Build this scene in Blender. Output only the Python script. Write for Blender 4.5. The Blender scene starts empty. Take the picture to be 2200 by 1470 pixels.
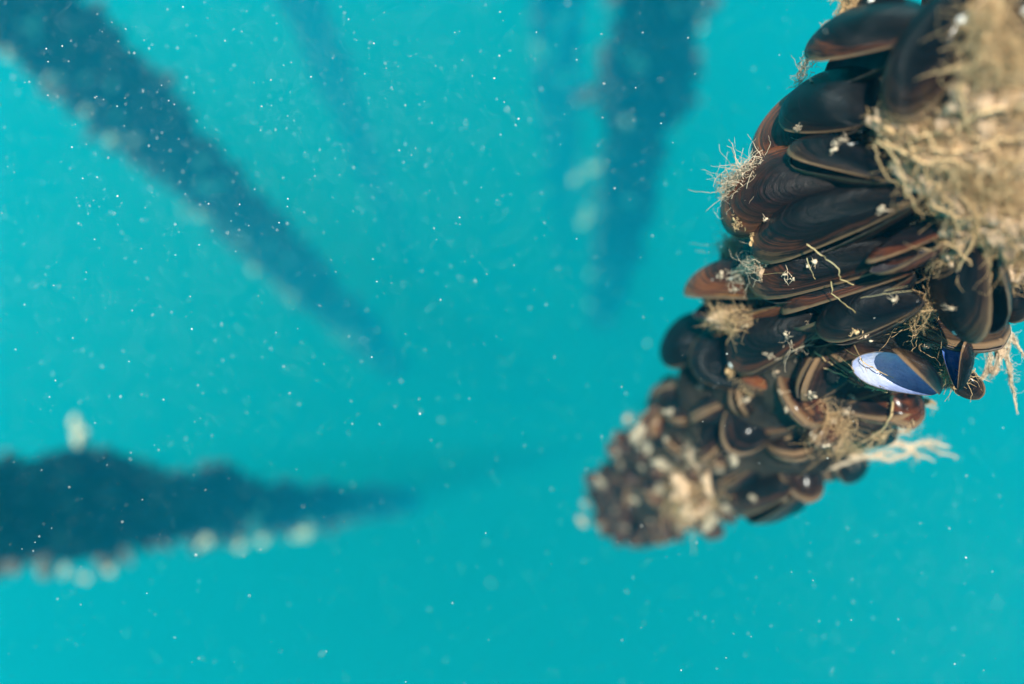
import bpy, math, random
import numpy as np
from mathutils import Vector, Matrix, noise

# ------------------------------------------------------------------ camera
S = bpy.context.scene
COL = S.collection
F = 1467.0                      # focal length in photo pixels (24 mm on a 36 mm frame, 2200 px wide)
TILT = math.radians(12.1)       # the camera looks almost straight down at the hanging ropes
cd = bpy.data.cameras.new('camera'); cam = bpy.data.objects.new('camera', cd); COL.objects.link(cam)
cd.lens = 24; cd.sensor_width = 36; cd.clip_start = 0.01; cd.clip_end = 200
cam.rotation_euler = (TILT, 0, 0); cam.location = (0, 0, 0)
cd.dof.use_dof = True; cd.dof.focus_distance = 0.165; cd.dof.aperture_fstop = 4.6
cd.dof.aperture_blades = 0
S.camera = cam
RX = Matrix.Rotation(TILT, 3, 'X')

# ------------------------------------------------------------------ world, sun, exposure
def ray(px, py):
    return (RX @ Vector(((px-1100)/F, -(py-735)/F, -1))).normalized()
ANTI = ray(1330, 950)           # where the shadows run to
sun_dir = -ANTI
elev = math.asin(sun_dir.z); azim = math.atan2(sun_dir.x, sun_dir.y)
w = bpy.data.worlds.new('World'); S.world = w; w.use_nodes = True
nt = w.node_tree; bg = nt.nodes['Background']
sky = nt.nodes.new('ShaderNodeTexSky'); sky.sky_type = 'NISHITA'; sky.sun_disc = False
sky.sun_elevation = elev; sky.sun_rotation = azim
nt.links.new(sky.outputs[0], bg.inputs[0]); bg.inputs[1].default_value = 0.05
sl = bpy.data.lights.new('sun', 'SUN'); sl.energy = 5.0; sl.angle = math.radians(0.5); sl.color = (1, 0.95, 0.90)
so = bpy.data.objects.new('sun', sl); COL.objects.link(so)
so.rotation_euler = Vector((0, 0, -1)).rotation_difference(ANTI).to_euler(); so.location = (0, 0, 5)
S.view_settings.view_transform = 'Standard'; S.view_settings.look = 'None'
S.view_settings.exposure = 1.22; S.view_settings.gamma = 1.0
S.render.engine = 'CYCLES'
S.cycles.use_denoising = True
S.cycles.max_bounces = 6; S.cycles.diffuse_bounces = 2; S.cycles.glossy_bounces = 2
S.cycles.volume_bounces = 1; S.cycles.transparent_max_bounces = 8
S.cycles.use_adaptive_sampling = False

# ------------------------------------------------------------------ materials
def mat(name):
    m = bpy.data.materials.new(name); m.use_nodes = True
    t = m.node_tree; b = t.nodes['Principled BSDF']
    return m, t, b
def N(t, kind, **kw):
    n = t.nodes.new(kind)
    for k, v in kw.items():
        if hasattr(n, k): setattr(n, k, v)
    return n
def ramp(t, stops):
    r = t.nodes.new('ShaderNodeValToRGB'); e = r.color_ramp.elements
    e[0].position, e[0].color = stops[0][0], (*stops[0][1], 1)
    e[1].position, e[1].color = stops[-1][0], (*stops[-1][1], 1)
    for p, c in stops[1:-1]:
        x = e.new(p); x.color = (*c, 1)
    return r
def mth(t, op, a, b=None):
    n = t.nodes.new('ShaderNodeMath'); n.operation = op
    for i, v in enumerate((a, b)):
        if v is None: continue
        if isinstance(v, (int, float)): n.inputs[i].default_value = v
        else: t.links.new(v, n.inputs[i])
    return n.outputs[0]

def shell_mat(name, stops, rough=0.33, rim=(0.17, 0.10, 0.052)):
    m, t, b = mat(name); L = t.links.new
    g = N(t, 'ShaderNodeAttribute'); g.attribute_name = 'grow'
    a = N(t, 'ShaderNodeAttribute'); a.attribute_name = 'fan'
    oi = N(t, 'ShaderNodeObjectInfo')
    # wavering growth rings
    cb = N(t, 'ShaderNodeCombineXYZ')
    L(mth(t, 'MULTIPLY', g.outputs['Fac'], 26.0), cb.inputs[0]); L(mth(t, 'MULTIPLY', a.outputs['Fac'], 1.2), cb.inputs[1])
    L(mth(t, 'MULTIPLY', oi.outputs['Random'], 40.0), cb.inputs[2])
    n1 = N(t, 'ShaderNodeTexNoise'); n1.inputs['Scale'].default_value = 1.0; n1.inputs['Detail'].default_value = 5
    n1.inputs['Roughness'].default_value = 0.65
    L(cb.outputs[0], n1.inputs['Vector'])
    cb2 = N(t, 'ShaderNodeCombineXYZ')
    L(mth(t, 'MULTIPLY', g.outputs['Fac'], 2.2), cb2.inputs[0]); L(mth(t, 'MULTIPLY', a.outputs['Fac'], 9.0), cb2.inputs[1])
    L(mth(t, 'MULTIPLY', oi.outputs['Random'], 31.0), cb2.inputs[2])
    n2 = N(t, 'ShaderNodeTexNoise'); n2.inputs['Scale'].default_value = 1.0; n2.inputs['Detail'].default_value = 3
    L(cb2.outputs[0], n2.inputs['Vector'])
    s = mth(t, 'ADD', g.outputs['Fac'], mth(t, 'MULTIPLY', mth(t, 'SUBTRACT', n1.outputs['Fac'], 0.5), 0.34))
    s = mth(t, 'ADD', s, mth(t, 'MULTIPLY', mth(t, 'SUBTRACT', n2.outputs['Fac'], 0.5), 0.40))
    s = mth(t, 'ADD', s, mth(t, 'MULTIPLY', mth(t, 'SUBTRACT', oi.outputs['Random'], 0.5), 0.16))
    r = ramp(t, stops); L(s, r.inputs[0])
    # silt dusting
    n3 = N(t, 'ShaderNodeTexNoise'); n3.inputs['Scale'].default_value = 38; n3.inputs['Detail'].default_value = 8
    n3.inputs['Roughness'].default_value = 0.8
    tc = N(t, 'ShaderNodeTexCoord'); L(tc.outputs['Object'], n3.inputs['Vector'])
    dr = ramp(t, [(0.60, (0, 0, 0)), (0.86, (0.08, 0.08, 0.08))]); L(n3.outputs['Fac'], dr.inputs[0])
    rg_ = ramp(t, [(0.30, (.45, .45, .45)), (0.70, (1.7, 1.7, 1.7))]); L(n1.outputs['Fac'], rg_.inputs[0])
    ml = N(t, 'ShaderNodeMixRGB', blend_type='MULTIPLY'); ml.inputs[0].default_value = 1; L(r.outputs[0], ml.inputs[1]); L(rg_.outputs[0], ml.inputs[2])
    mx = N(t, 'ShaderNodeMixRGB'); L(dr.outputs[0], mx.inputs[0]); L(ml.outputs[0], mx.inputs[1])
    mx.inputs[2].default_value = (0.10, 0.085, 0.06, 1)
    lp = ramp(t, [(0.966, (0, 0, 0)), (0.986, (1, 1, 1))]); L(g.outputs['Fac'], lp.inputs[0])
    m2 = N(t, 'ShaderNodeMixRGB'); L(lp.outputs[0], m2.inputs[0]); L(mx.outputs[0], m2.inputs[1]); m2.inputs[2].default_value = (*rim, 1)
    L(m2.outputs[0], b.inputs['Base Color'])
    rr = mth(t, 'ADD', mth(t, 'MULTIPLY', n3.outputs['Fac'], 0.30), rough - 0.25)
    L(rr, b.inputs['Roughness']); b.inputs['Specular IOR Level'].default_value = 0.08
    b.inputs['Coat Weight'].default_value = 0.16; b.inputs['Coat Roughness'].default_value = 0.16; b.inputs['Coat IOR'].default_value = 1.33
    bp = N(t, 'ShaderNodeBump'); bp.inputs['Strength'].default_value = 0.55; bp.inputs['Distance'].default_value = 0.012
    L(mth(t, 'ADD', n1.outputs['Fac'], mth(t, 'MULTIPLY', n3.outputs['Fac'], 0.25)), bp.inputs['Height'])
    L(bp.outputs[0], b.inputs['Normal'])
    return m
BLK = (0.003, 0.003, 0.004)
M_BLACK = shell_mat('shell_black', [(0.0, (0.010, 0.008, 0.008)), (0.45, BLK), (0.80, (0.005, 0.0045, 0.005)), (0.93, (0.022, 0.010, 0.007)), (1.0, (0.04, 0.022, 0.012))])
M_BROWN = shell_mat('shell_brown', [(0.0, (0.016, 0.010, 0.008)), (0.36, (0.010, 0.004, 0.004)), (0.60, (0.05, 0.013, 0.006)), (0.78, (0.19, 0.052, 0.016)), (0.90, (0.10, 0.028, 0.013)), (1.0, (0.26, 0.10, 0.03))])
M_PURP = shell_mat('shell_dark_brown', [(0.0, (0.012, 0.009, 0.008)), (0.45, (0.004, 0.0035, 0.004)), (0.74, (0.009, 0.005, 0.005)), (0.87, (0.085, 0.024, 0.010)), (0.95, (0.014, 0.008, 0.008)), (1.0, (0.09, 0.04, 0.018))])
M_FILL = shell_mat('shell_young', [(0.0, (0.010, 0.008, 0.008)), (0.45, BLK), (0.75, (0.010, 0.007, 0.007)), (0.90, (0.06, 0.024, 0.015)), (1.0, (0.03, 0.018, 0.013))], rim=(0.07, 0.045, 0.032))
def plain(name, c0, c1, scale=20, rough=0.8, bump=0.4, spec=0.2, trans=0.0, coords='Object', bdist=0.002):
    m, t, b = mat(name); L = t.links.new
    n = N(t, 'ShaderNodeTexNoise'); n.inputs['Scale'].default_value = scale; n.inputs['Detail'].default_value = 7
    n.inputs['Roughness'].default_value = 0.7
    tc = N(t, 'ShaderNodeTexCoord'); L(tc.outputs[coords], n.inputs['Vector'])
    r = ramp(t, [(0.32, c0), (0.68, c1)]); L(n.outputs['Fac'], r.inputs[0]); L(r.outputs[0], b.inputs['Base Color'])
    b.inputs['Roughness'].default_value = rough; b.inputs['Specular IOR Level'].default_value = spec
    if bump:
        bp = N(t, 'ShaderNodeBump'); bp.inputs['Strength'].default_value = bump; bp.inputs['Distance'].default_value = bdist
        L(n.outputs['Fac'], bp.inputs['Height']); L(bp.outputs[0], b.inputs['Normal'])
    if trans:
        tr = N(t, 'ShaderNodeBsdfTranslucent'); L(r.outputs[0], tr.inputs['Color'])
        mx = N(t, 'ShaderNodeMixShader'); mx.inputs[0].default_value = trans
        L(b.outputs[0], mx.inputs[1]); L(tr.outputs[0], mx.inputs[2])
        L(mx.outputs[0], t.nodes['Material Output'].inputs['Surface'])
    return m
M_LIP = plain('shell_lip', (0.03, 0.022, 0.019), (0.17, 0.12, 0.09), 14, 0.45, 0.3, 0.3)
M_LIPD = plain('shell_lip_dark', (0.03, 0.022, 0.02), (0.12, 0.085, 0.065), 14, 0.5, 0.3, 0.2)
M_INNER = plain('shell_inside', (0.010, 0.009, 0.013), (0.035, 0.028, 0.03), 5, 0.4, 0.2, 0.3)
def nacre_mat(name, c0, c1, c2):
    m, t, b = mat(name); L = t.links.new
    tc = N(t, 'ShaderNodeTexCoord'); sp = N(t, 'ShaderNodeSeparateXYZ'); L(tc.outputs['Object'], sp.inputs[0])
    n = N(t, 'ShaderNodeTexNoise'); n.inputs['Scale'].default_value = 4; n.inputs['Detail'].default_value = 8; n.inputs['Roughness'].default_value = .65
    L(tc.outputs['Object'], n.inputs['Vector'])
    f = mth(t, 'ADD', sp.outputs[0], mth(t, 'MULTIPLY', mth(t, 'SUBTRACT', n.outputs['Fac'], .5), 1.5))
    r = ramp(t, [(0.15, c0), (0.50, c1), (0.80, c2), (1.0, c1)]); L(f, r.inputs[0]); L(r.outputs[0], b.inputs['Base Color'])
    b.inputs['Roughness'].default_value = .2; b.inputs['Specular IOR Level'].default_value = .5
    bp = N(t, 'ShaderNodeBump'); bp.inputs['Strength'].default_value = .3; bp.inputs['Distance'].default_value = .02
    L(n.outputs['Fac'], bp.inputs['Height']); L(bp.outputs[0], b.inputs['Normal'])
    return m
M_NACRE = nacre_mat('nacre', (.14, .18, .34), (.26, .29, .44), (.34, .35, .41))
M_NACREB = nacre_mat('nacre_blue', (.008, .03, .16), (.02, .07, .30), (.10, .18, .45))
M_FIB = plain('byssus_fibre', (0.46, 0.28, 0.12), (0.86, 0.60, 0.33), 60, 0.85, 0.0, 0.1, 0.35)
M_FIBW = plain('pale_fibre', (0.55, 0.40, 0.26), (0.82, 0.68, 0.50), 80, 0.85, 0.0, 0.1, 0.35)
M_THR = plain('yellow_thread', (0.45, 0.32, 0.12), (0.75, 0.62, 0.34), 90, 0.6, 0.0, 0.2, 0.2)
M_FELT = plain('fibre_felt', (0.12, 0.072, 0.042), (0.76, 0.53, 0.34), 130, 0.95, 1.0, 0.05, 0.15, bdist=0.003)
M_CLOT = plain('silty_clot', (0.10, 0.085, 0.06), (0.46, 0.39, 0.28), 120, 0.95, 0.8, 0.05, bdist=0.002)
M_BARN = plain('barnacle_white', (0.55, 0.50, 0.42), (0.86, 0.82, 0.74), 300, 0.7, 0.3, 0.2, bdist=0.0006)
M_ROPE = plain('rope_dark', (0.010, 0.009, 0.008), (0.05, 0.038, 0.026), 45, 0.9, 1.0, 0.1, bdist=0.006)
M_PALE = plain('pale_growth', (0.30, 0.24, 0.15), (0.70, 0.60, 0.42), 40, 0.9, 0.6, 0.1, bdist=0.004)
M_CRUST = plain('mussel_crust', (0.008, 0.007, 0.008), (0.13, 0.095, 0.06), 7, 0.6, 0.2, 0.2)
M_SNOW = plain('plankton', (0.65, 0.62, 0.55), (0.9, 0.88, 0.82), 5, 0.7, 0.0, 0.3, 0.3)
M_SAND = plain('sand', (0.10, 0.12, 0.10), (0.2, 0.22, 0.18), 0.6, 0.95, 0.3, 0.1, bdist=0.05)

# ------------------------------------------------------------------ helpers
def mesh(name, V, Fs, mats, smooth=True, midx=None):
    me = bpy.data.meshes.new(name); me.from_pydata([tuple(v) for v in V], [], [tuple(f) for f in Fs])
    for m in mats: me.materials.append(m)
    if midx is not None: me.polygons.foreach_set('material_index', midx)
    if smooth: me.polygons.foreach_set('use_smooth', [True]*len(me.polygons))
    me.update(); return me
def ob(name, data, parent=None):
    o = bpy.data.objects.new(name, data); COL.objects.link(o)
    if parent: o.parent = parent
    return o
def tag(o, label=None, cat=None, group=None, kind=None):
    if label: o['label'] = label
    if cat: o['category'] = cat
    if group: o['group'] = group
    if kind: o['kind'] = kind
    return o
def P(px, py, d):
    """photo pixel and distance along the lens axis to a point of the place (used to survey the photo)"""
    return RX @ Vector(((px-1100)/F*d, -(py-735)/F*d, -d))

# ------------------------------------------------------------------ setting: sea bed and water
sb = mesh('seabed', [(-60, -60, -26), (60, -60, -26), (60, 60, -26), (-60, 60, -26)], [(0, 1, 2, 3)], [M_SAND], False)
tag(ob('seabed', sb), kind='structure')
hz = 0.75
HB = [(x, y, z) for z in (-27, hz) for x, y in ((-62, -62), (62, -62), (62, 62), (-62, 62))]
hm = bpy.data.materials.new('turbid_water'); hm.use_nodes = True; t = hm.node_tree; t.nodes.remove(t.nodes['Principled BSDF'])
pv = t.nodes.new('ShaderNodeVolumePrincipled')
pv.inputs['Color'].default_value = (0.006, 0.60, 0.97, 1); pv.inputs['Density'].default_value = 0.125
pv.inputs['Anisotropy'].default_value = 0.30; pv.inputs['Absorption Color'].default_value = (0, 0.66, 0.80, 1)
t.links.new(pv.outputs[0], t.nodes['Material Output'].inputs['Volume'])
hb = mesh('haze', HB, [(3, 2, 1, 0), (4, 5, 6, 7), (0, 1, 5, 4), (1, 2, 6, 5), (2, 3, 7, 6), (3, 0, 4, 7)], [hm], False)
tag(ob('haze', hb), kind='stuff')

# ------------------------------------------------------------------ mussel valves
def outline(u, tab):
    xs = [p[0] for p in tab]; ys = [p[1] for p in tab]
    return np.interp(u, xs, ys)
def smooth_tab(tab):
    return tab
SHAPES = [
    (([0, 0], [.03, .045], [.1, .105], [.25, .195], [.4, .262], [.55, .290], [.7, .278], [.82, .235], [.91, .170], [.965, .105], [1, 0]),
     ([0, 0], [.03, .035], [.1, .070], [.25, .112], [.4, .140], [.55, .165], [.7, .185], [.82, .178], [.91, .140], [.965, .090], [1, 0])),
    (([0, 0], [.03, .05], [.1, .12], [.25, .235], [.4, .300], [.55, .315], [.7, .290], [.82, .235], [.91, .165], [.965, .100], [1, 0]),
     ([0, 0], [.03, .045], [.1, .085], [.25, .135], [.4, .175], [.55, .205], [.7, .215], [.82, .190], [.91, .145], [.965, .095], [1, 0])),
]
def valve_mesh(name, shape, mats, side, nu=30, nv=18, seed=0):
    """one valve: hinge point at the origin, length along +X, gape along +Y, dome along side*Z"""
    dor, ven = shape
    uu = (1-np.cos(np.pi*np.linspace(0, 1, nu)))/2
    uf = np.linspace(0, 1, 200)
    def sm(tab):
        y = outline(uf, tab)
        k = np.hanning(13); k /= k.sum()
        y2 = np.convolve(np.pad(y, 6, mode='reflect', reflect_type='odd'), k, mode='valid')
        y2[0] = y2[-1] = 0
        edge = 0.30*np.sqrt(np.clip(uf*(1-uf), 0, 1))*2
        return np.clip(y2, 0, None)
    D = np.interp(uu, uf, sm(dor)); Vn = np.interp(uu, uf, sm(ven))
    vv = np.sin(np.linspace(-1, 1, nv)*np.pi/2)
    h = (uu**0.55)*(1-uu**2.0)**0.75
    h = h/h.max()
    rng = random.Random(seed)
    w1, w2 = rng.uniform(0, 6), rng.uniform(0, 6)
    V = []; grow = []; fan = []
    bx = np.concatenate([uu, uu]); by = np.concatenate([-D, Vn])
    ba = np.arctan2(by, bx+1e-6); br = np.hypot(bx, by); o = np.argsort(ba); ba, br = ba[o], br[o]
    for layer in range(2):
        for i in range(nu):
            for j in range(nv):
                v = vv[j]
                y = -D[i]*(-v) if v < 0 else Vn[i]*v
                prof = (max(0.0, 1-abs(v)**2.1))**0.62
                z = 0.19*h[i]*prof
                x = uu[i]
                s = 1.0
                ang = math.atan2(y, x+1e-6); rb = np.interp(ang, ba, br)
                s = min(1.0, math.hypot(x, y)/max(rb, 1e-4))
                z *= 1+0.03*math.sin(9*s+w1)+0.02*math.sin(17*s+w2)
                if layer == 1:
                    z = z*0.92; y = y*0.972; x = 0.42+(x-0.42)*0.980
                V.append((x, y, side*(z+0.006)))
                grow.append(s); fan.append(ang)
    Fs = []; mi = []
    def idx(l, i, j): return l*nu*nv+i*nv+j
    for l in range(2):
        for i in range(nu-1):
            for j in range(nv-1):
                q = [idx(l, i, j), idx(l, i+1, j), idx(l, i+1, j+1), idx(l, i, j+1)]
                if (side > 0) == (l == 1): q.reverse()
                Fs.append(q); mi.append(0 if l == 0 else 1)
    for j in (0, nv-1):
        for i in range(nu-1):
            q = [idx(0, i, j), idx(0, i+1, j), idx(1, i+1, j), idx(1, i, j)]
            if (side > 0) == (j == nv-1): q.reverse()
            Fs.append(q); mi.append(2)
    me = mesh(name, V, Fs, mats, True, mi)
    for nm, arr in (('grow', grow), ('fan', fan)):
        at = me.attributes.new(nm, 'FLOAT', 'POINT'); at.data.foreach_set('value', arr)
    return me
KINDS = {'k': M_BLACK, 'b': M_BROWN, 'p': M_PURP}
KINDS['f'] = M_FILL
VALVES = {}
for k, m in KINDS.items():
    for si, sh in enumerate(SHAPES):
        for side in (1, -1):
            VALVES[k, si, side] = valve_mesh('valve', sh, [m, M_INNER, M_LIP if k != 'f' else M_LIPD], side, seed=si*7+ord(k))
NACRE = {(si, side): valve_mesh('valve', SHAPES[si], [M_BLACK, mm, M_LIP], side, seed=3)
         for si, side, mm in ((1, 1, M_NACRE), (1, -1, M_NACRE), (0, 1, M_NACREB), (0, -1, M_NACREB))}
HINGE = Vector((0.5, -0.24, 0)).normalized()

# barnacle: a little ridged cone with a dark mouth
def barnacle_mesh():
    V = []; Fs = []; n = 14
    rings = [(1.0, -0.2), (0.9, 0.3), (0.62, 0.68), (0.34, 0.80), (0.20, 0.78), (0.14, 0.55)]
    for k, (r, z) in enumerate(rings):
        for i in range(n):
            a = 2*math.pi*i/n; q = r*(1+0.12*(i % 2)*(k < 3))
            V.append((q*math.cos(a), q*math.sin(a), z))
    for k in range(len(rings)-1):
        for i in range(n):
            Fs.append((k*n+i, k*n+(i+1) % n, (k+1)*n+(i+1) % n, (k+1)*n+i))
    Fs.append(tuple((len(rings)-1)*n+i for i in range(n)))
    return mesh('barnacle', V, Fs, [M_BARN])
BARN = barnacle_mesh()
def valve_point(u, v, side=1, si=0):
    dor, ven = SHAPES[si]
    y = -outline(u, dor)*(-v) if v < 0 else outline(u, ven)*v
    h = (u**0.55)*(1-u**2.0)**0.75/0.735
    return Vector((u, y, side*(0.19*h*(max(0, 1-abs(v)**2.1))**0.62+0.006)))

def make_mussel(hinge, tip, roll=0, kind='k', wr=1.0, gape=4, si=0, label=None, group=None, thick=1.0, nbarn=0, rng=random, view=None, datas=None, gape_b=None):
    L = (tip-hinge).length; X = (tip-hinge)/L
    c = (hinge+tip)/2; vw = (-c if view is None else view)
    Z = (vw-X*vw.dot(X)).normalized(); Y = Z.cross(X)
    R = Matrix((X, Y, Z)).transposed().to_4x4() @ Matrix.Rotation(math.radians(roll), 4, 'X')
    root = ob('mussel', None); root.empty_display_size = 0.01
    root.matrix_world = Matrix.Translation(hinge) @ R @ Matrix.Diagonal((L, L*wr, L*thick, 1))
    tag(root, label, 'mussel', group)
    for side in (1, -1):
        dd = datas[side] if datas else VALVES[kind, si, side]
        v = ob('valve', dd, root)
        ga = gape if (side == 1 or gape_b is None) else gape_b
        v.rotation_mode = 'QUATERNION'
        v.rotation_quaternion = Matrix.Rotation(math.radians(ga/2*side), 3, HINGE).to_quaternion()
    for _ in range(nbarn):
        u = rng.uniform(.3, .85); vv = rng.uniform(-.6, .7)
        p = valve_point(u, vv, 1, si); q = valve_point(u+.01, vv, 1, si)-p; r = valve_point(u, vv+.02, 1, si)-p
        n = q.cross(r).normalized(); n = n if n.z > 0 else -n
        b = ob('barnacle', BARN, root)
        s = rng.uniform(.0009, .0024)*NS
        M = Matrix.Rotation(math.radians(gape/2), 4, HINGE) @ Matrix.Translation(p) @ n.to_track_quat('Z', 'Y').to_matrix().to_4x4() @ Matrix.Diagonal((s/L, s/L/wr, s/L/thick, 1))
        b.matrix_basis = M
    return root

def worm(root, line, rad, gape, si=0, wid=1):
    L, W, H = root.matrix_world.to_scale(); V = []; Fs = []; M = Matrix.Rotation(math.radians(gape/2), 3, HINGE)
    pts = []
    for (u, v), (u2, v2) in zip(line[:-1], line[1:]):
        for k in range(6):
            f = k/6; p = M @ valve_point(u+(u2-u)*f, v+(v2-v)*f, 1, si); pts.append(Vector((p.x*L, p.y*W, p.z*H+rad*.5)))
    for p in pts: p += Vector((rng.gauss(0, 1), rng.gauss(0, 1), 0))*rad*.5
    n = len(pts)
    for i in range(n):
        d = (pts[min(i+1, n-1)]-pts[max(i-1, 0)]).normalized(); u = d.orthogonal().normalized(); b = d.cross(u); rr = rad*rng.uniform(.7, 1.25)
        for j in range(6):
            th = math.pi*j/3; q = pts[i]+(u*math.cos(th)+b*math.sin(th))*rr; V.append((q.x/L, q.y/W, q.z/H))
    for i in range(n-1):
        for j in range(6): Fs.append((i*6+j, i*6+(j+1) % 6, (i+1)*6+(j+1) % 6, (i+1)*6+j))
    ob('worm_tube', mesh('worm_tube', V, Fs, [M_BARN]), root)

# ------------------------------------------------------------------ ropes
# surveyed axis of each rope: photo pixel, distance along the lens axis (m), half width (px)
NS = 0.55                       # scale of the near rope
FS = 2.3                        # scale of the ropes behind
NEAR = [(2225, 90, .30, 425), (2130, 230, .312, 410), (1900, 560, .352, 350), (1650, 860, .49, 255), (1432, 1030, .76, 146), (1352, 1080, .93, 112)]
NEAR = [(a, b, d*NS, h) for a, b, d, h in NEAR]
def interp_axis(pts, n):
    A = np.array([[*P(a, b, d), h*d/F] for a, b, d, h in pts])
    s = np.concatenate([[0], np.cumsum(np.linalg.norm(np.diff(A[:, :3], axis=0), axis=1))])
    q = np.linspace(0, s[-1], n)
    return np.stack([np.interp(q, s, A[:, k]) for k in range(4)], 1), s[-1]
def frame(d):
    a = Vector(d).normalized(); u = a.orthogonal().normalized(); return a, u, a.cross(u)
def tube_mesh(name, AX, fac, m, nseg=28, seed=1, lump=0.15, cap=True):
    rng = np.random.RandomState(seed); ph = rng.rand(12)*6.28
    V = []; Fs = []; n = len(AX)
    for i in range(n):
        d = AX[min(i+1, n-1), :3]-AX[max(i-1, 0), :3]; a, u, b = frame(d)
        r0 = AX[i, 3]*fac
        if i == n-1: r0 *= .45
        for k in range(nseg):
            th = 2*math.pi*k/nseg
            r = r0*(1+lump*(math.sin(3*th+ph[0]+i*.5)+math.sin(5*th+ph[1]-i*.83)+math.sin(2*th+ph[2]+i*1.37)+math.sin(9*th+ph[3]+i*2.1)*.6)/2.4)
            V.append(Vector(AX[i, :3])+(u*math.cos(th)+b*math.sin(th))*r)
    for i in range(n-1):
        for k in range(nseg):
            Fs.append((i*nseg+k, i*nseg+(k+1) % nseg, (i+1)*nseg+(k+1) % nseg, (i+1)*nseg+k))
    Fs.append(tuple(range(nseg))[::-1]); Fs.append(tuple((n-1)*nseg+k for k in range(nseg)))
    return mesh(name, V, Fs, [m])

def near_surface(px, py):
    best = None
    for (a, b, d, h), (a2, b2, d2, h2) in zip(NEAR[:-1], NEAR[1:]):
        vx, vy = a2-a, b2-b; q = max(0, min(1, ((px-a)*vx+(py-b)*vy)/(vx*vx+vy*vy)))
        x, y = a+q*vx, b+q*vy; off = math.hypot(px-x, py-y)
        if best is None or off/(h+q*(h2-h)) < best[0]:
            best = (off/(h+q*(h2-h)), 1/((1-q)/d+q/d2), h+q*(h2-h))
    o, d, h = best
    return d-(h*d/F)*math.sqrt(max(0, 1-min(o, 1)**2))
def PS(px, py, lift=0.0):
    return P(px, py, near_surface(px, py)-lift*NS)

AXN, LN = interp_axis(NEAR, 60)
TOP = [Vector(AXN[0, :3]) + Vector((.004, -.03, .06)), Vector(AXN[0, :3]) + Vector((.004, -.035, .65))]
AXC = np.concatenate([np.array([[*TOP[1], .022], [*TOP[0], .022]]), AXN])
nr = ob('mussel_rope', tube_mesh('mussel_rope', AXC, .70, M_ROPE, seed=4, lump=.12))
tag(nr, 'thick dark rope core under the big sharp mussels and tan fibre', 'rope')

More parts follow.
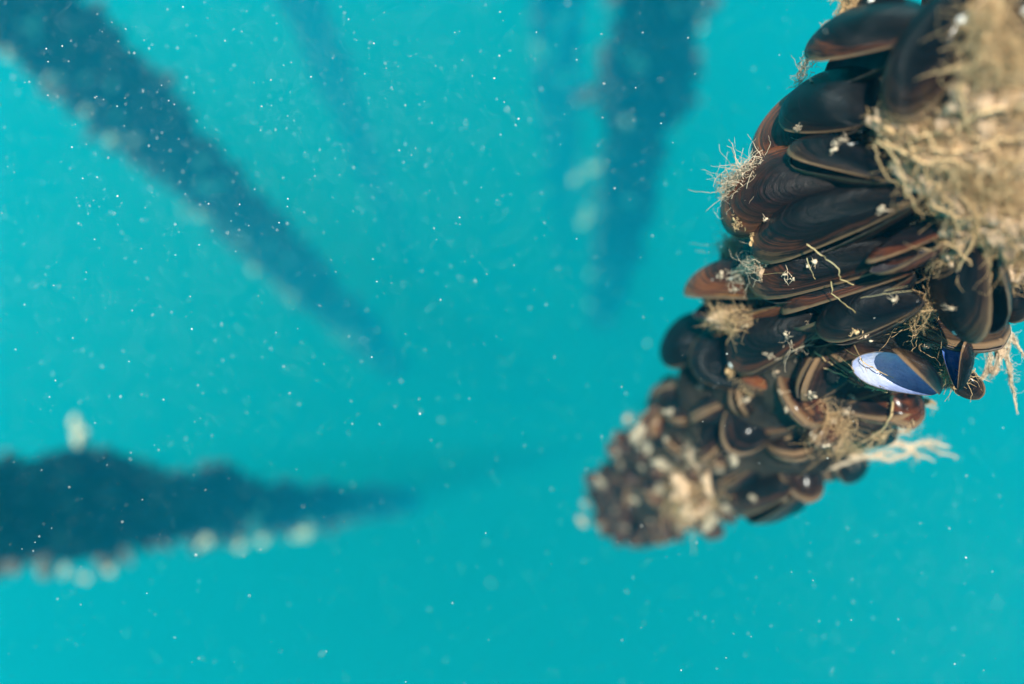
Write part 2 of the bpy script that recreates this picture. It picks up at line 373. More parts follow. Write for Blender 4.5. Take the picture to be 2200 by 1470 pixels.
# ---- surveyed mussels of the near rope: hinge px, tip px, roll, kind, width factor, gape, shape, lifts of hinge and tip (m), barnacles, label
MUS = [
 (2130, -70, 1925, 268, 20, 'k', 1.02, 5, 1, .012, .016, 3, 'large soft-focus black mussel pointing down at the very top, above the tan fibre mat'),
 (2010, 70, 1757, 118, 44, 'p', 1.0, 24, 1, .008, .016, 2, 'dark mussel gaping with two tan lips, partly behind the largest black mussel'),
 (1870, 262, 1706, 222, 22, 'k', 1.15, 8, 1, .008, .004, 0, 'small jet black mussel tucked under the gaping tan-lipped one'),
 (1835, 330, 1652, 275, 8, 'b', 1.28, 4, 1, -.006, .000, 0, 'rusty orange-brown mussel with a broad streaked face on the outer edge of the rope'),
 (1925, 388, 1699, 322, 44, 'k', 0.82, 7, 0, .012, .014, 2, 'slim black mussel with a pale lower lip lying across the orange-brown one'),
 (1880, 372, 1562, 462, 10, 'b', 0.92, 4, 0, .002, .004, 3, 'long red-brown mussel with a bluish white rim and a dark middle'),
 (1985, 415, 1624, 535, 24, 'p', 0.78, 4, 0, .010, .016, 4, 'longest brown-black mussel lying diagonally, white beads near its hinge'),
 (2110, 470, 1863, 575, 62, 'p', 0.85, 12, 0, .008, .012, 1, 'narrow mussel seen edge-on with a black gape between two pale lips, below the white beads'),
 (1975, 545, 1620, 612, 24, 'p', 0.74, 4, 0, .004, .010, 3, 'dark mussel with a reddish lower edge and a thin yellow thread across it'),
 (1705, 640, 1498, 636, 56, 'b', 0.86, 14, 0, .004, .004, 2, 'reddish mussel jutting out from the rope edge with white scribbles on its valve'),
 (1965, 588, 1692, 682, 66, 'p', 0.70, 10, 0, .004, .006, 0, 'thin dark mussel seen on edge, wedged above the broad black one'),
 (1985, 648, 1757, 702, 22, 'k', 1.05, 5, 1, .010, .016, 1, 'broad glossy black mussel with fine rings, above the open pearly shell'),
 (1900, 690, 1714, 722, 30, 'p', 0.75, 14, 0, .000, .003, 0, 'olive mussel opening behind the broad glossy black one'),
 (2095, 470, 2085, 722, 38, 'k', 1.1, 14, 1, .008, .014, 3, 'big blurred black mussel with two golden lips, under the tan fibre mat'),
 (2250, 560, 2165, 690, 20, 'k', 1.1, 5, 1, .004, .008, 0, 'black mussel cut by the frame beside the golden-lipped one'),
 (1775, 690, 1571, 765, 14, 'p', 1.0, 4, 0, .004, .008, 4, 'black mussel with a reddish lower rim, below the fuzzy brown tuft'),
 (1650, 830, 1489, 742, -8, 'k', 1.5, 5, 1, .000, .006, 8, 'round-faced black mussel dotted with cream barnacles on the outer edge'),
 (1535, 745, 1427, 742, 10, 'k', 1.3, 4, 1, -.020, -.02, 0, 'plain grey-black mussel sticking out behind the barnacle-dotted one'),
 (1850, 780, 1714, 822, 6, 'k', 1.35, 3, 1, .004, .008, 0, 'plain round black mussel just beside the open pearly shell'),
 (1760, 830, 1588, 800, 30, 'b', 1.15, 6, 1, -.004, .000, 1, 'mussel with an orange lower rim half covered by pinkish fibre'),
 (2050, 775, 2105, 858, 8, 'k', 1.25, 4, 1, .000, .006, 0, 'small dark mussel hanging off the underside with a yellow edge'),
 (1850, 850, 1850, 945, 6, 'k', 1.6, 4, 1, .000, .004, 0, 'black mussel framed by hanging strands of tan fibre'),
 (1960, 820, 1800, 872, 60, 'p', 0.9, 8, 0, -.004, .000, 0, 'brown ridged mussel seen on edge below the pearly shell'),
 (1765, 890, 1600, 888, 16, 'p', 1.25, 5, 1, .000, .004, 3, 'brown-rimmed mussel in slight blur below the orange-rimmed one'),
 (1590, 870, 1503, 850, 10, 'b', 1.5, 5, 1, -.004, .002, 1, 'small brown mussel between the barnacle-dotted one and the blurred end'),
 (1790, 975, 1640, 985, 30, 'p', 0.95, 10, 1, -.002, .004, 2, 'dark mussel with a curved tan strand over it on the underside'),
 (1680, 1010, 1548, 1020, 20, 'b', 1.1, 6, 1, .000, .004, 2, 'reddish mussel with curved bands near the underside edge'),
 (1800, 985, 1858, 1006, 0, 'k', 1.2, 3, 1, -.030, -.030, 0, 'tiny round black mussel poking out under the fibre streamer'),
 (1960, -40, 1838, 40, 20, 'k', 1.1, 4, 1, -.002, .002, 2, 'black mussel cut by the top of the frame behind the largest one'),
 (2260, -30, 2172, 70, 10, 'k', 1.3, 4, 1, .012, .016, 1, 'blue-black blurred mussel in the top corner beside the fibre'),
 (1700, 560, 1580, 575, 20, 'k', 1.2, 4, 1, -.012, -.01, 0, 'shaded mussel behind the pale tuft on the rope edge'),
 (1540, 905, 1452, 860, 0, 'p', 1.4, 5, 1, -.002, .004, 2, 'blurred brown-edged mussel on the outer edge above the cream beads'),
 (1500, 975, 1448, 930, 20, 'b', 1.4, 5, 1, .000, .004, 1, 'rusty blurred mussel curled beside a cream worm-like strand'),
 (1600, 950, 1520, 968, 20, 'k', 1.3, 6, 1, .000, .005, 2, 'blurred black mussel with two white beads, midway along the blurred end'),
 (1720, 1045, 1600, 1060, 30, 'p', 1.0, 6, 1, -.004, .000, 1, 'blurred dark mussel lowest on the underside before the tan patch'),
]
rng = random.Random(11)
SQ = {'large soft-focus': [([(.35, .1), (.5, .25), (.62, .62)], .00055), ([(.62, -.25), (.72, -.2)], .0005)],
      'reddish mussel jutting': [([(.30, .2), (.40, .3), (.50, .25)], .0008), ([(.32, .5), (.46, .55)], .0007), ([(.55, .0), (.60, .12), (.58, .22), (.52, .1), (.55, .0)], .0009), ([(.78, .1), (.82, .2), (.80, .3)], .0005)],
      'long red-brown': [([(.76, -.2), (.74, .05), (.69, .2), (.72, .35)], .0006), ([(.74, .05), (.80, .1), (.78, .22)], .0006), ([(.9, -.5), (.84, -.62)], .0006)],
      'dark mussel with a reddish lower': [([(.80, -.3), (.79, 0), (.82, .2), (.77, .45)], .0006), ([(.79, 0), (.76, .1)], .0007)],
      'big blurred black mussel with two': [([(.7, .1), (.78, .25), (.88, .2)], .0008)],
      'longest brown-black': [([(.62, .3), (.6, .33)], .0008)]}
for hx, hy, tx, ty, roll, kind, wr, gape, si, lh, lt, nb, label in MUS:
    if label.startswith('small dark mussel hanging'):
        dd = near_surface(2010, 760); hp, tp = P(hx, hy, dd), P(tx, ty, dd-.002)
    else: hp, tp = PS(hx, hy, lh), PS(tx, ty, lt)
    mu = make_mussel(hp, tp, roll+(7 if roll > 5 else 0), kind, wr*.95, gape+2, si, label, 'mussels on the near rope', thick=.88, nbarn=nb*2, rng=rng)
    bpy.context.view_layer.update()
    for key, lines in SQ.items():
        if label.startswith(key):
            for ln, rad in lines: worm(mu, ln, rad*NS*1.5, gape, si)
# the two dead open shells
DN = near_surface(1900, 770)-.026*NS
make_mussel(P(2014, 846, DN), P(1832, 778, DN), -8, 'k', .84, 166, 1, 'open empty mussel with a bright white and blue pearly inside',
            'mussels on the near rope', rng=rng, datas={1: NACRE[1, 1], -1: NACRE[1, -1]}, gape_b=6)
make_mussel(P(2058, 838, DN), P(2040, 715, DN), 10, 'k', .8, 120, 0, 'open broken mussel with a deep blue inside, next to the pearly one',
            'mussels on the near rope', rng=rng, datas={1: NACRE[0, 1], -1: NACRE[0, -1]}, gape_b=6)

# ---- mussels that pack the gaps
def on_rope(AX, q, th, rf, view):
    i = q*(len(AX)-1); a = int(min(i, len(AX)-2)); f = i-a
    c = Vector(AX[a, :3]*(1-f)+AX[a+1, :3]*f); R = AX[a, 3]*(1-f)+AX[a+1, 3]*f
    ax = Vector(AX[a+1, :3]-AX[a, :3]).normalized()
    to = (-c-ax*(-c).dot(ax)).normalized(); sd = ax.cross(to)
    n = to*math.cos(th)+sd*math.sin(th)
    return c, c+n*R*rf, n, ax, R
fill = random.Random(5)
rows = [(.10+.42*k/13, 4, 1.2) for k in range(13)]+[(.46+.54*((k+.5)/30)**.9, 7, 1.7) for k in range(30)]
for row, (q, nth, span) in enumerate(rows):
    for th in np.linspace(-span, span, nth):
        th = th+fill.uniform(-.25, .25)+(.25 if row % 2 else -.25)
        qq = min(.995, q+fill.uniform(-.012, .012))
        lower = row >= 13
        c, p, n, ax, R = on_rope(AXN, qq, th, .50 if lower else .55, None)
        size = (fill.uniform(.022, .044) if lower else fill.uniform(.05, .065))*NS
        side = n.cross(ax)
        dirv = (n*fill.uniform(.1, .9)+ax*fill.uniform(-.9, .9)+side*fill.uniform(-1, 1)).normalized()
        tip = p+dirv*size
        if not lower:
            over = (tip-c).length-R*.92
            if over > 0: tip -= n*over; p -= n*over
        k = fill.choice('ffffffkp' if lower else 'kkp')
        lab = ('small dark mussel packed among many others in the blurred lower end of the near rope' if lower
               else 'dark mussel wedged deep between the large sharp mussels of the near rope')
        make_mussel(p, tip, fill.uniform(-90, 90), k, fill.uniform(.8, 1.2), fill.choice((1, 2, 4)), fill.randint(0, 1), lab,
                    'small mussels packing the blurred rope end' if lower else 'mussels wedged in the gaps of the near rope',
                    nbarn=fill.choice((0, 0, 0, 1)) if lower else 0, rng=fill)

# ------------------------------------------------------------------ fibres
def strand_geo(pts, r0, r1, V, Fs):
    n = len(pts); base = len(V); k = 3
    for i in range(n):
        d = (pts[min(i+1, n-1)]-pts[max(i-1, 0)])
        if d.length < 1e-9: d = Vector((0, 0, 1))
        a = d.normalized(); u = a.orthogonal().normalized(); b = a.cross(u); r = r0+(r1-r0)*i/(n-1)
        for j in range(k):
            th = 2*math.pi*j/k; V.append(pts[i]+(u*math.cos(th)+b*math.sin(th))*r)
    for i in range(n-1):
        for j in range(k):
            Fs.append((base+i*k+j, base+i*k+(j+1) % k, base+(i+1)*k+(j+1) % k, base+(i+1)*k+j))
def rv(rg): return Vector((rg.gauss(0, 1), rg.gauss(0, 1), rg.gauss(0, 1)))
def lerp_path(path, q):
    x = q*(len(path)-1); i = min(int(x), len(path)-2); f = x-i
    return path[i][0].lerp(path[i+1][0], f), path[i][1]*(1-f)+path[i+1][1]*f
def fibres(path, n, rg, length=1.0, curl=.55, thick=.00028, V=None, Fs=None, along=.5, steps=14):
    """threads tangled round a path of (point, radius)"""
    thick = thick*NS*.55; n = int(n*2.4); steps = int(steps*1.5)
    plen = sum((path[i+1][0]-path[i][0]).length for i in range(len(path)-1))
    for k in range(n):
        q = rg.random(); c, r = lerp_path(path, q)
        p = c+rv(rg)*r*.45
        if rg.random() < along:
            span = rg.uniform(.15, .6)*length; q2 = q+span*rg.choice((-1, 1)); q2 = min(1, max(0, q2))
            off = rv(rg)*.45; pts = []; w = rv(rg)*.25; ph = rg.uniform(0, 6)
            for s in range(steps):
                f = s/(steps-1); cc, rr = lerp_path(path, q+(q2-q)*f)
                off = off*.95+rv(rg)*.11
                pts.append(cc+off*rr+w*rr*math.sin(ph+f*7*curl))
        else:
            d = rv(rg).normalized(); st = r*rg.uniform(.07, .15)*length; pts = [p.copy()]
            bend = rv(rg)*curl*.5
            for s in range(steps-1):
                d = (d+rv(rg)*curl*.26+bend*.5+(c-p)*(.10/max(r, 1e-5))).normalized()
                p = p+d*st; pts.append(p.copy())
        th = thick*rg.uniform(.5, 1.5)
        strand_geo(pts, th, th*.5, V, Fs)
def felt_blob(center, ax, rg, V, Fs, res=22):
    """a lumpy felted body; ax = three half-axis vectors"""
    base = len(V); o = rv(rg)*10
    for i in range(res+1):
        a = math.pi*i/res
        for j in range(res*2):
            b = 2*math.pi*j/(res*2)
            n = Vector((math.sin(a)*math.cos(b), math.sin(a)*math.sin(b), math.cos(a)))
            r = 1+.55*noise.noise(n*1.6+o)+.32*noise.noise(n*3.7+o)+.22*noise.noise(n*8+o)+.12*noise.noise(n*17+o)
            V.append(center+(ax[0]*n.x+ax[1]*n.y+ax[2]*n.z)*r)
    m = res*2
    for i in range(res):
        for j in range(m):
            Fs.append((base+i*m+j, base+(i+1)*m+j, base+(i+1)*m+(j+1) % m, base+i*m+(j+1) % m))
CAMX = RX @ Vector((1, 0, 0)); CAMY = RX @ Vector((0, 1, 0)); CAMZ = RX @ Vector((0, 0, 1))
bpy.context.view_layer.update(); DG = bpy.context.evaluated_depsgraph_get()
def HS(px, py, lift):
    """where the sight line of a surveyed pixel meets the shells"""
    dv = ray(px, py); ok, loc, *_ = S.ray_cast(DG, Vector((0, 0, 0)), dv, distance=.75)
    if not ok: return PS(px, py, -.002)
    d = -(RX.transposed() @ loc).z
    return P(px, py, d-lift*NS)
def tuft(label, path, n, mat_=None, felt=(), curl=.55, thick=.00028, along=.5, length=1.0, seed=1, lift=.006, name='fibre_tuft', cat='fibre tuft', depth=None, extra=(), steps=14, hit=True):
    """path: [(px, py, radius px)] surveyed on the photo; felt: [(px, py, rx, ry, turn)]; extra: thick threads [[(px,py)..], radius m]"""
    rg = random.Random(seed); V = []; Fs = []
    def pt(px, py, l=lift):
        if hit: return HS(px, py, .004 if l > lift else -.006)
        return PS(px, py, l) if depth is None else P(px, py, depth*NS)
    def scale(px, py):
        return (near_surface(px, py)-lift*NS if depth is None else depth*NS)/F
    pp = [(pt(a, b), r*scale(a, b)) for a, b, r in path]
    if len(pp) == 1: pp = pp+[(pp[0][0]+CAMX*1e-4, pp[0][1])]
    fibres(pp, int(n*(.45 if hit else 1)), rg, length*1.3, curl, thick*1.25, V, Fs, max(along, .5), steps)
    for line, r in extra:
        r = r*NS
        q = [pt(a, b, lift+.006) for a, b in line]; pts = []
        for i in range(len(q)-1):
            for s in range(5): pts.append(q[i].lerp(q[i+1], s/5)+rv(rg)*r*.8)
        pts.append(q[-1]); strand_geo(pts, r, r*.6, V, Fs)
    o = ob(name, mesh(name, V, Fs, [mat_ or M_FIB]))
    tag(o, label, cat, 'fibre tufts on the near rope')
    for a, b, rx, ry, turn in felt:
        V2 = []; F2 = []; V3 = []; F3 = []
        sc = scale(a, b); c = pt(a, b, lift-.004) if not hit else HS(a, b, -.010); tr = math.radians(turn)
        e1 = CAMX*math.cos(tr)-CAMY*math.sin(tr); e2 = CAMX*math.sin(tr)+CAMY*math.cos(tr)
        felt_blob(c, (e1*rx*sc, e2*ry*sc, CAMZ*min(rx, ry)*sc*.6), rg, V2, F2)
        me = mesh('felt', V2, F2, [M_FELT]); fo = ob('felt', me, o); nv = len(V2)
        for k in range(int(min(900, rx*ry*.10+25))):
            i = rg.randrange(nv); p = V2[i].copy(); d = (me.vertices[i].normal*.6+rv(rg)*.7).normalized(); st = sc*rg.uniform(2, 6); pts = [p.copy()]
            bend = rv(rg)*.25
            for q in range(9):
                d = (d+bend+rv(rg)*.22).normalized(); p = p+d*st; pts.append(p.copy())
            strand_geo(pts, .00016*NS, .00007*NS, V3, F3)
        ob('fuzz', mesh('fuzz', V3, F3, [mat_ or M_FIB]), fo)
    return o
tuft('big tan fibre mat felted over the thickest part of the near rope', [(1940, 275, 18), (2020, 300, 40), (2110, 350, 70), (2150, 450, 60), (2185, 530, 40)], 520,
     felt=[(2110, 310, 120, 75, 10), (2000, 300, 85, 45, 25), (1925, 275, 55, 32, 25), (2170, 440, 70, 90, 0), (2070, 410, 85, 60, 35), (1985, 370, 55, 40, 30), (2120, 200, 75, 80, 0), (2090, 495, 55, 50, 10), (2050, 540, 26, 38, -20), (2180, 560, 40, 50, 0), (2180, 250, 60, 60, 0)],
     curl=1.0, thick=.00019, along=.6, length=1.0, seed=21, lift=.012, name='fibre_mat', cat='fibre mat', steps=14, hit=False,
     extra=[([(1890, 275), (1960, 295), (2040, 280), (2120, 240), (2210, 225)], .0009), ([(1900, 300), (1960, 340), (2050, 350), (2150, 380)], .0007), ([(1980, 280), (2060, 400), (2100, 480), (2070, 560)], .0006), ([(2200, 330), (2120, 440), (2090, 520), (2060, 580)], .0006), ([(2190, 480), (2200, 560), (2180, 600)], .0006), ([(1885, 300), (1930, 350), (1950, 420), (1985, 470)], .0005), ([(1950, 300), (1990, 380), (2040, 430), (2060, 500)], .0005), ([(2060, 180), (2080, 280), (2150, 340), (2200, 350)], .0006), ([(1960, 320), (2060, 330), (2150, 300), (2210, 290)], .0006), ([(2000, 440), (2060, 470), (2130, 460), (2205, 430)], .0005), ([(2030, 520), (2080, 560), (2100, 610)], .0004), ([(2100, 520), (2130, 580), (2125, 640)], .0004), ([(1905, 270), (1880, 310), (1890, 360), (1930, 400)], .0004)])
tuft('tan felt patch at the top of the frame beside the largest black mussel', [(2130, 20, 30), (2140, 90, 40), (2150, 150, 50)], 260, felt=[(2130, 40, 42, 60, 10), (2145, 130, 45, 60, 0), (2170, 200, 50, 50, 0)], curl=.8, seed=22, lift=.014, hit=False)
tuft('tan strip of fibre hanging at the top beside the cut-off black mussel', [(1850, -10, 25), (1820, 50, 22), (1800, 80, 12)], 200, felt=[(1838, 15, 22, 50, 25)], seed=23, lift=.002, along=.8, hit=False)
tuft('wispy tuft with a pink tip above the gaping tan-lipped mussel', [(1755, 95, 10), (1735, 130, 16), (1715, 180, 12)], 90, M_FIBW, seed=24, lift=.0, along=.6, thick=.0002)
tuft('pale woolly tuft of loops on the edge beside the long red-brown mussel', [(1640, 360, 22), (1595, 385, 30), (1565, 415, 22)], 260, M_FIBW, felt=[(1600, 390, 24, 12, -25)], seed=25, curl=1.1, along=.25, lift=.0, thick=.00022)
tuft('pale ragged tuft below the red-brown mussel on the rope edge', [(1560, 520, 20), (1580, 545, 24), (1590, 590, 18), (1640, 555, 20)], 280, M_FIBW, felt=[(1583, 535, 22, 30, 10), (1640, 560, 14, 34, 0)], seed=26, lift=-.002, thick=.00022)
tuft('fuzzy brown cushion under the reddish jutting mussel', [(1540, 680, 22), (1590, 690, 32), (1630, 690, 22)], 420, felt=[(1580, 688, 56, 26, 5), (1550, 710, 24, 24, 0)], seed=27, curl=.8, along=.2, length=.6, lift=.004, thick=.00016)
tuft('looping tuft between the broad glossy black mussel and the golden-lipped one', [(1970, 650, 26), (1985, 690, 36), (2010, 710, 26)], 260, felt=[(1988, 695, 20, 14, 20)], seed=28, curl=1.2, along=.2, lift=.012, thick=.0002)
tuft('cream knotted tuft beside the olive mussel', [(1695, 700, 14), (1705, 730, 20), (1720, 750, 14)], 120, M_FIBW, felt=[(1705, 728, 14, 18, 0)], seed=29, curl=1.0, along=.2, lift=.014, thick=.0003)
tuft('stringy fibre strewn across the lip of the open pearly shell', [(1745, 760, 8), (1785, 775, 10), (1815, 808, 9), (1850, 824, 8), (1905, 838, 7)], 150, felt=[], seed=30, curl=.9, along=.7, lift=.034, thick=.00026, extra=[([(1835, 742), (1850, 775), (1890, 800), (1900, 845)], .0003), ([(1825, 800), (1870, 790), (1920, 812)], .00025), ([(1750, 755), (1790, 785), (1820, 805)], .0004), ([(1800, 765), (1830, 790), (1850, 822), (1900, 834)], .0003), ([(1815, 750), (1850, 770), (1862, 800)], .0002), ([(1770, 790), (1830, 815), (1880, 842)], .00035)])
tuft('wiry tangle over the hinge side of the open pearly shell', [(1860, 738, 9), (1920, 735, 10), (1960, 752, 8)], 90, seed=31, curl=.8, along=.6, lift=.034, thick=.0002)
tuft('web-like tan sheet stretched below the plain round black mussel', [(1740, 872, 14), (1775, 890, 30), (1800, 920, 30), (1790, 960, 24)], 520, felt=[(1778, 895, 26, 24, 20), (1797, 930, 18, 30, 0)], seed=32, curl=.7, along=.5, lift=.012, thick=.0002)
tuft('knotted tan strand hanging from the pearly shell', [(1918, 850, 12), (1920, 890, 12), (1895, 925, 16), (1870, 950, 14), (1820, 965, 18)], 260, seed=33, curl=.9, along=.75, lift=.014, thick=.0003, extra=[([(1920, 850), (1918, 890), (1890, 925), (1860, 950), (1800, 965)], .0009)])
def streamer(label, lines, n, depth, seed, extra_felt=(), m=None):
    """ragged hanging fibre: several frayed branches, each a bundle of wavering threads"""
    rg = random.Random(seed); V = []; Fs = []; sc = depth*NS/F
    for line, w in lines:
        pts = [P(a, b, depth*NS)+CAMZ*rg.uniform(-1, 1)*w*sc for a, b in line]
        for k in range(n):
            q0 = rg.uniform(0, .55); q1 = min(1, q0+rg.uniform(.2, .75)); o1 = rv(rg)*w*.5; o2 = rv(rg)*w*.5; ph = rg.uniform(0, 6); out = []; wob = rv(rg)*w*.35
            for i in range(22):
                f = i/21; x = (q0+(q1-q0)*f)*(len(pts)-1); j = min(int(x), len(pts)-2)
                c = pts[j].lerp(pts[j+1], x-j)
                nz = noise.noise_vector(c/(sc*26)+Vector((seed, 0, 0)))*w*.9+noise.noise_vector(c/(sc*9)+Vector((0, k*.7, 0)))*w*.35
                tap = 1-.75*x/(len(pts)-1)
                out.append(c+(o1.lerp(o2, f)*tap+nz+wob*math.sin(ph+f*9)*tap)*sc)
            th = sc*rg.choice((.5, .6, .8, 1.5)); strand_geo(out, th, th*.5, V, Fs)
            if rg.random() < .5:
                p = out[rg.randrange(4, 20)].copy(); d = rv(rg).normalized(); hair = [p.copy()]
                for i in range(7): d = (d+rv(rg)*.35).normalized(); p = p+d*sc*rg.uniform(2, 5); hair.append(p.copy())
                strand_geo(hair, sc*.45, sc*.25, V, Fs)
    o = ob('fibre_streamer', mesh('fibre_streamer', V, Fs, [m or M_FIBW])); tag(o, label, 'fibre tuft', 'fibre tufts on the near rope')
    if extra_felt:
        V2 = []; F2 = []
        for a, b, rx, ry in extra_felt: felt_blob(P(a, b, depth*NS), (CAMX*rx*sc, CAMY*ry*sc, CAMZ*min(rx, ry)*sc*.8), rg, V2, F2)
        ob('felt', mesh('felt', V2, F2, [M_FELT]), o)
streamer('long tan streamer trailing off the underside with a frayed end', [
  ([(1640, 985), (1700, 1000), (1760, 985), (1810, 965), (1850, 960)], 15), ([(1770, 960), (1800, 985), (1850, 985), (1900, 972), (1925, 968)], 9), ([(1790, 975), (1850, 965), (1900, 945), (1940, 958), (1985, 955), (2020, 970), (2062, 985)], 8),
  ([(1890, 950), (1930, 935), (1950, 915)], 6), ([(1940, 958), (1965, 972), (1975, 990)], 5), ([(1780, 930), (1800, 960), (1810, 985)], 16), ([(1830, 955), (1880, 930), (1925, 925), (1960, 940)], 9), ([(1850, 975), (1910, 985), (1960, 975), (2005, 990)], 6), ([(1760, 940), (1830, 950), (1900, 960), (1960, 955)], 14), ([(1960, 958), (2000, 950), (2040, 962)], 5), ([(1720, 1000), (1760, 1010), (1800, 1000), (1850, 990)], 7)], 42, .45, 34, [(1785, 962, 26, 15), (1830, 972, 16, 8), (1905, 950, 10, 6)])
streamer('ragged curtain of tan fibre hanging free beyond the golden-lipped mussel', [
  ([(2150, 680), (2155, 730), (2140, 780), (2125, 815)], 12), ([(2165, 690), (2160, 760), (2170, 800), (2182, 840), (2186, 890)], 7), ([(2130, 740), (2120, 800), (2112, 830)], 8), ([(2150, 700), (2185, 730), (2195, 770)], 6)], 45, .33, 35, [(2148, 750, 9, 24), (2135, 795, 10, 9)])
streamer('short knotted shred hanging below the black mussel framed by strands', [
  ([(1935, 850), (1975, 865), (2010, 878)], 5), ([(1950, 880), (1965, 905), (1960, 925)], 7)], 30, .40, 36)
tuft('shaggy tuft around the small mussel on the underside', [(2060, 790, 22), (2050, 815, 22), (2030, 800, 16)], 160, seed=36, felt=[(2055, 800, 14, 12, 0)], curl=1.0, along=.2, lift=.012, thick=.0002)
tuft('pinkish clot of fibre on the orange-rimmed mussel', [(1590, 805, 14), (1612, 825, 20), (1620, 845, 14)], 130, felt=[(1607, 820, 24, 16, 40), (1650, 815, 14, 16, 0)], seed=37, lift=.012, along=.3)
tuft('blurred tan patch near the bottom end of the near rope', [(1460, 1090, 20), (1490, 1060, 34), (1520, 1030, 20)], 260, felt=[(1490, 1062, 34, 40, -20), (1470, 1100, 22, 24, 0), (1530, 1040, 16, 24, 0)], seed=38, lift=.035, thick=.0004)
tuft('curved cream strand in blur midway along the rope end', [(1480, 960, 8), (1492, 985, 10), (1520, 965, 8)], 90, M_FIBW, felt=[(1490, 982, 10, 18, -30), (1512, 965, 10, 18, 30)], seed=39, lift=.022, thick=.0004)
tuft('thin yellow threads crossing the dark mussels in the sharp middle', [(1735, 535, 3), (1790, 580, 3)], 4, M_THR, seed=40, lift=.018, thick=.0001, name='byssus_thread', cat='byssus thread',
     extra=[([(1735, 525), (1770, 552), (1800, 575), (1806, 600), (1835, 612)], .00028), ([(1733, 555), (1742, 582), (1752, 600)], .0002), ([(1785, 605), (1788, 630), (1810, 650), (1838, 672)], .0003), ([(1640, 590), (1690, 585)], .0001), ([(1850, 640), (1900, 632), (1960, 625)], .00012), ([(1900, 625), (1950, 615)], .0001)])
tuft('crumbled tuft hugging the black mussel by the mat edge', [(1850, 240, 10), (1880, 280, 12), (1910, 330, 14), (1950, 390, 14)], 160, felt=[(1875, 275, 20, 40, -30), (1925, 345, 26, 40, -35)], seed=41, lift=.010, curl=.9, along=.3)
tuft('dangling hairs below the mat over the golden-lipped mussel', [(2060, 540, 26), (2030, 570, 26), (1990, 590, 24)], 140, seed=42, lift=.014, curl=.8, along=.5, felt=[(2060, 530, 36, 24, 40)], thick=.0002)

CL = [(1348, 900, 13), (1372, 930, 15), (1322, 975, 14), (1332, 1000, 13), (1380, 1005, 10), (1292, 1040, 13), (1258, 1085, 15), (1250, 1120, 13), (1322, 1095, 12), (1365, 1075, 10), (1425, 1000, 11), (1440, 885, 12), (1415, 1050, 12), (1462, 1135, 14), (1530, 1105, 14), (1560, 1085, 11), (1400, 1120, 10), (1430, 945, 12), (1450, 815, 11), (1505, 830, 13), (1290, 1130, 11), (1575, 985, 9), (1620, 1070, 11), (1690, 1075, 9), (1345, 1130, 11), (1395, 965, 11), (1545, 1010, 9)]
rg = random.Random(77)
for a, b, rr in CL:
    V = []; Fs = []; c = HS(a, b, .001); k = near_surface(a, b)/F*rr*.66*rg.choice((.5, .7, .9, 1.5))
    tu = rg.uniform(0, 3)
    felt_blob(c, ((CAMX*math.cos(tu)+CAMY*math.sin(tu))*k*rg.uniform(1, 2.4), (CAMY*math.cos(tu)-CAMX*math.sin(tu))*k*.75, CAMZ*k*.8), rg, V, Fs, 14)
    for e in range(2): felt_blob(c+rv(rg)*k*.7, (CAMX*k*.5, CAMY*k*.45, CAMZ*k*.4), rg, V, Fs, 8)
    nb = len(Fs); fibres([(c, k*1.2), (c+CAMX*1e-4, k*1.2)], 26, rg, 1.1, .8, .0003, V, Fs, .1, 8)
    o = ob('fibre_clot', mesh('fibre_clot', V, Fs, [M_CLOT]))
    tag(o, 'small cream clot of fibre stuck among the blurred mussels at the near rope end', 'fibre tuft', 'fibre clots on the blurred rope end')

WISP = [(1645, 470), (1688, 590), (1792, 318), (1808, 300), (1592, 600), (1745, 565), (1898, 452), (1962, 482), (1692, 722), (1602, 700), (1662, 800), (1742, 850), (1790, 905), (1702, 600), (1962, 622), (1552, 592), (2042, 660), (1932, 352), (1892, 262), (1742, 172), (1992, 742), (1882, 832), (1832, 852), (1582, 622), (1925, 642), (1620, 560), (1860, 720), (1520, 700), (1690, 880), (1600, 860)]
for a, b in WISP:
    V = []; Fs = []; sc = near_surface(a, b)/F; c = HS(a, b, .0015); k = sc*rg.uniform(5, 11)
    for q in range(rg.randint(5, 11)):
        p = c+rv(rg)*k*.35; d = (rv(rg)*.8+CAMZ*.3).normalized(); pts = [p.copy()]; bend = rv(rg)*.3
        for i in range(8): d = (d+bend+rv(rg)*.25).normalized(); p = p+d*k*rg.uniform(.14, .3); pts.append(p.copy())
        strand_geo(pts, sc*rg.uniform(.5, 1.2), sc*.3, V, Fs)
    for q in range(rg.randint(1, 3)):
        felt_blob(c+rv(rg)*k*.5, (CAMX*k*rg.uniform(.2, .5), CAMY*k*rg.uniform(.2, .5), CAMZ*k*.3), rg, V, Fs, 7)
    tag(ob('fibre_wisp', mesh('fibre_wisp', V, Fs, [M_FIBW])), 'tiny pale wisp of fibre caught on the sharp dark mussels of the near rope', 'fibre tuft', 'tiny wisps on the sharp mussels')

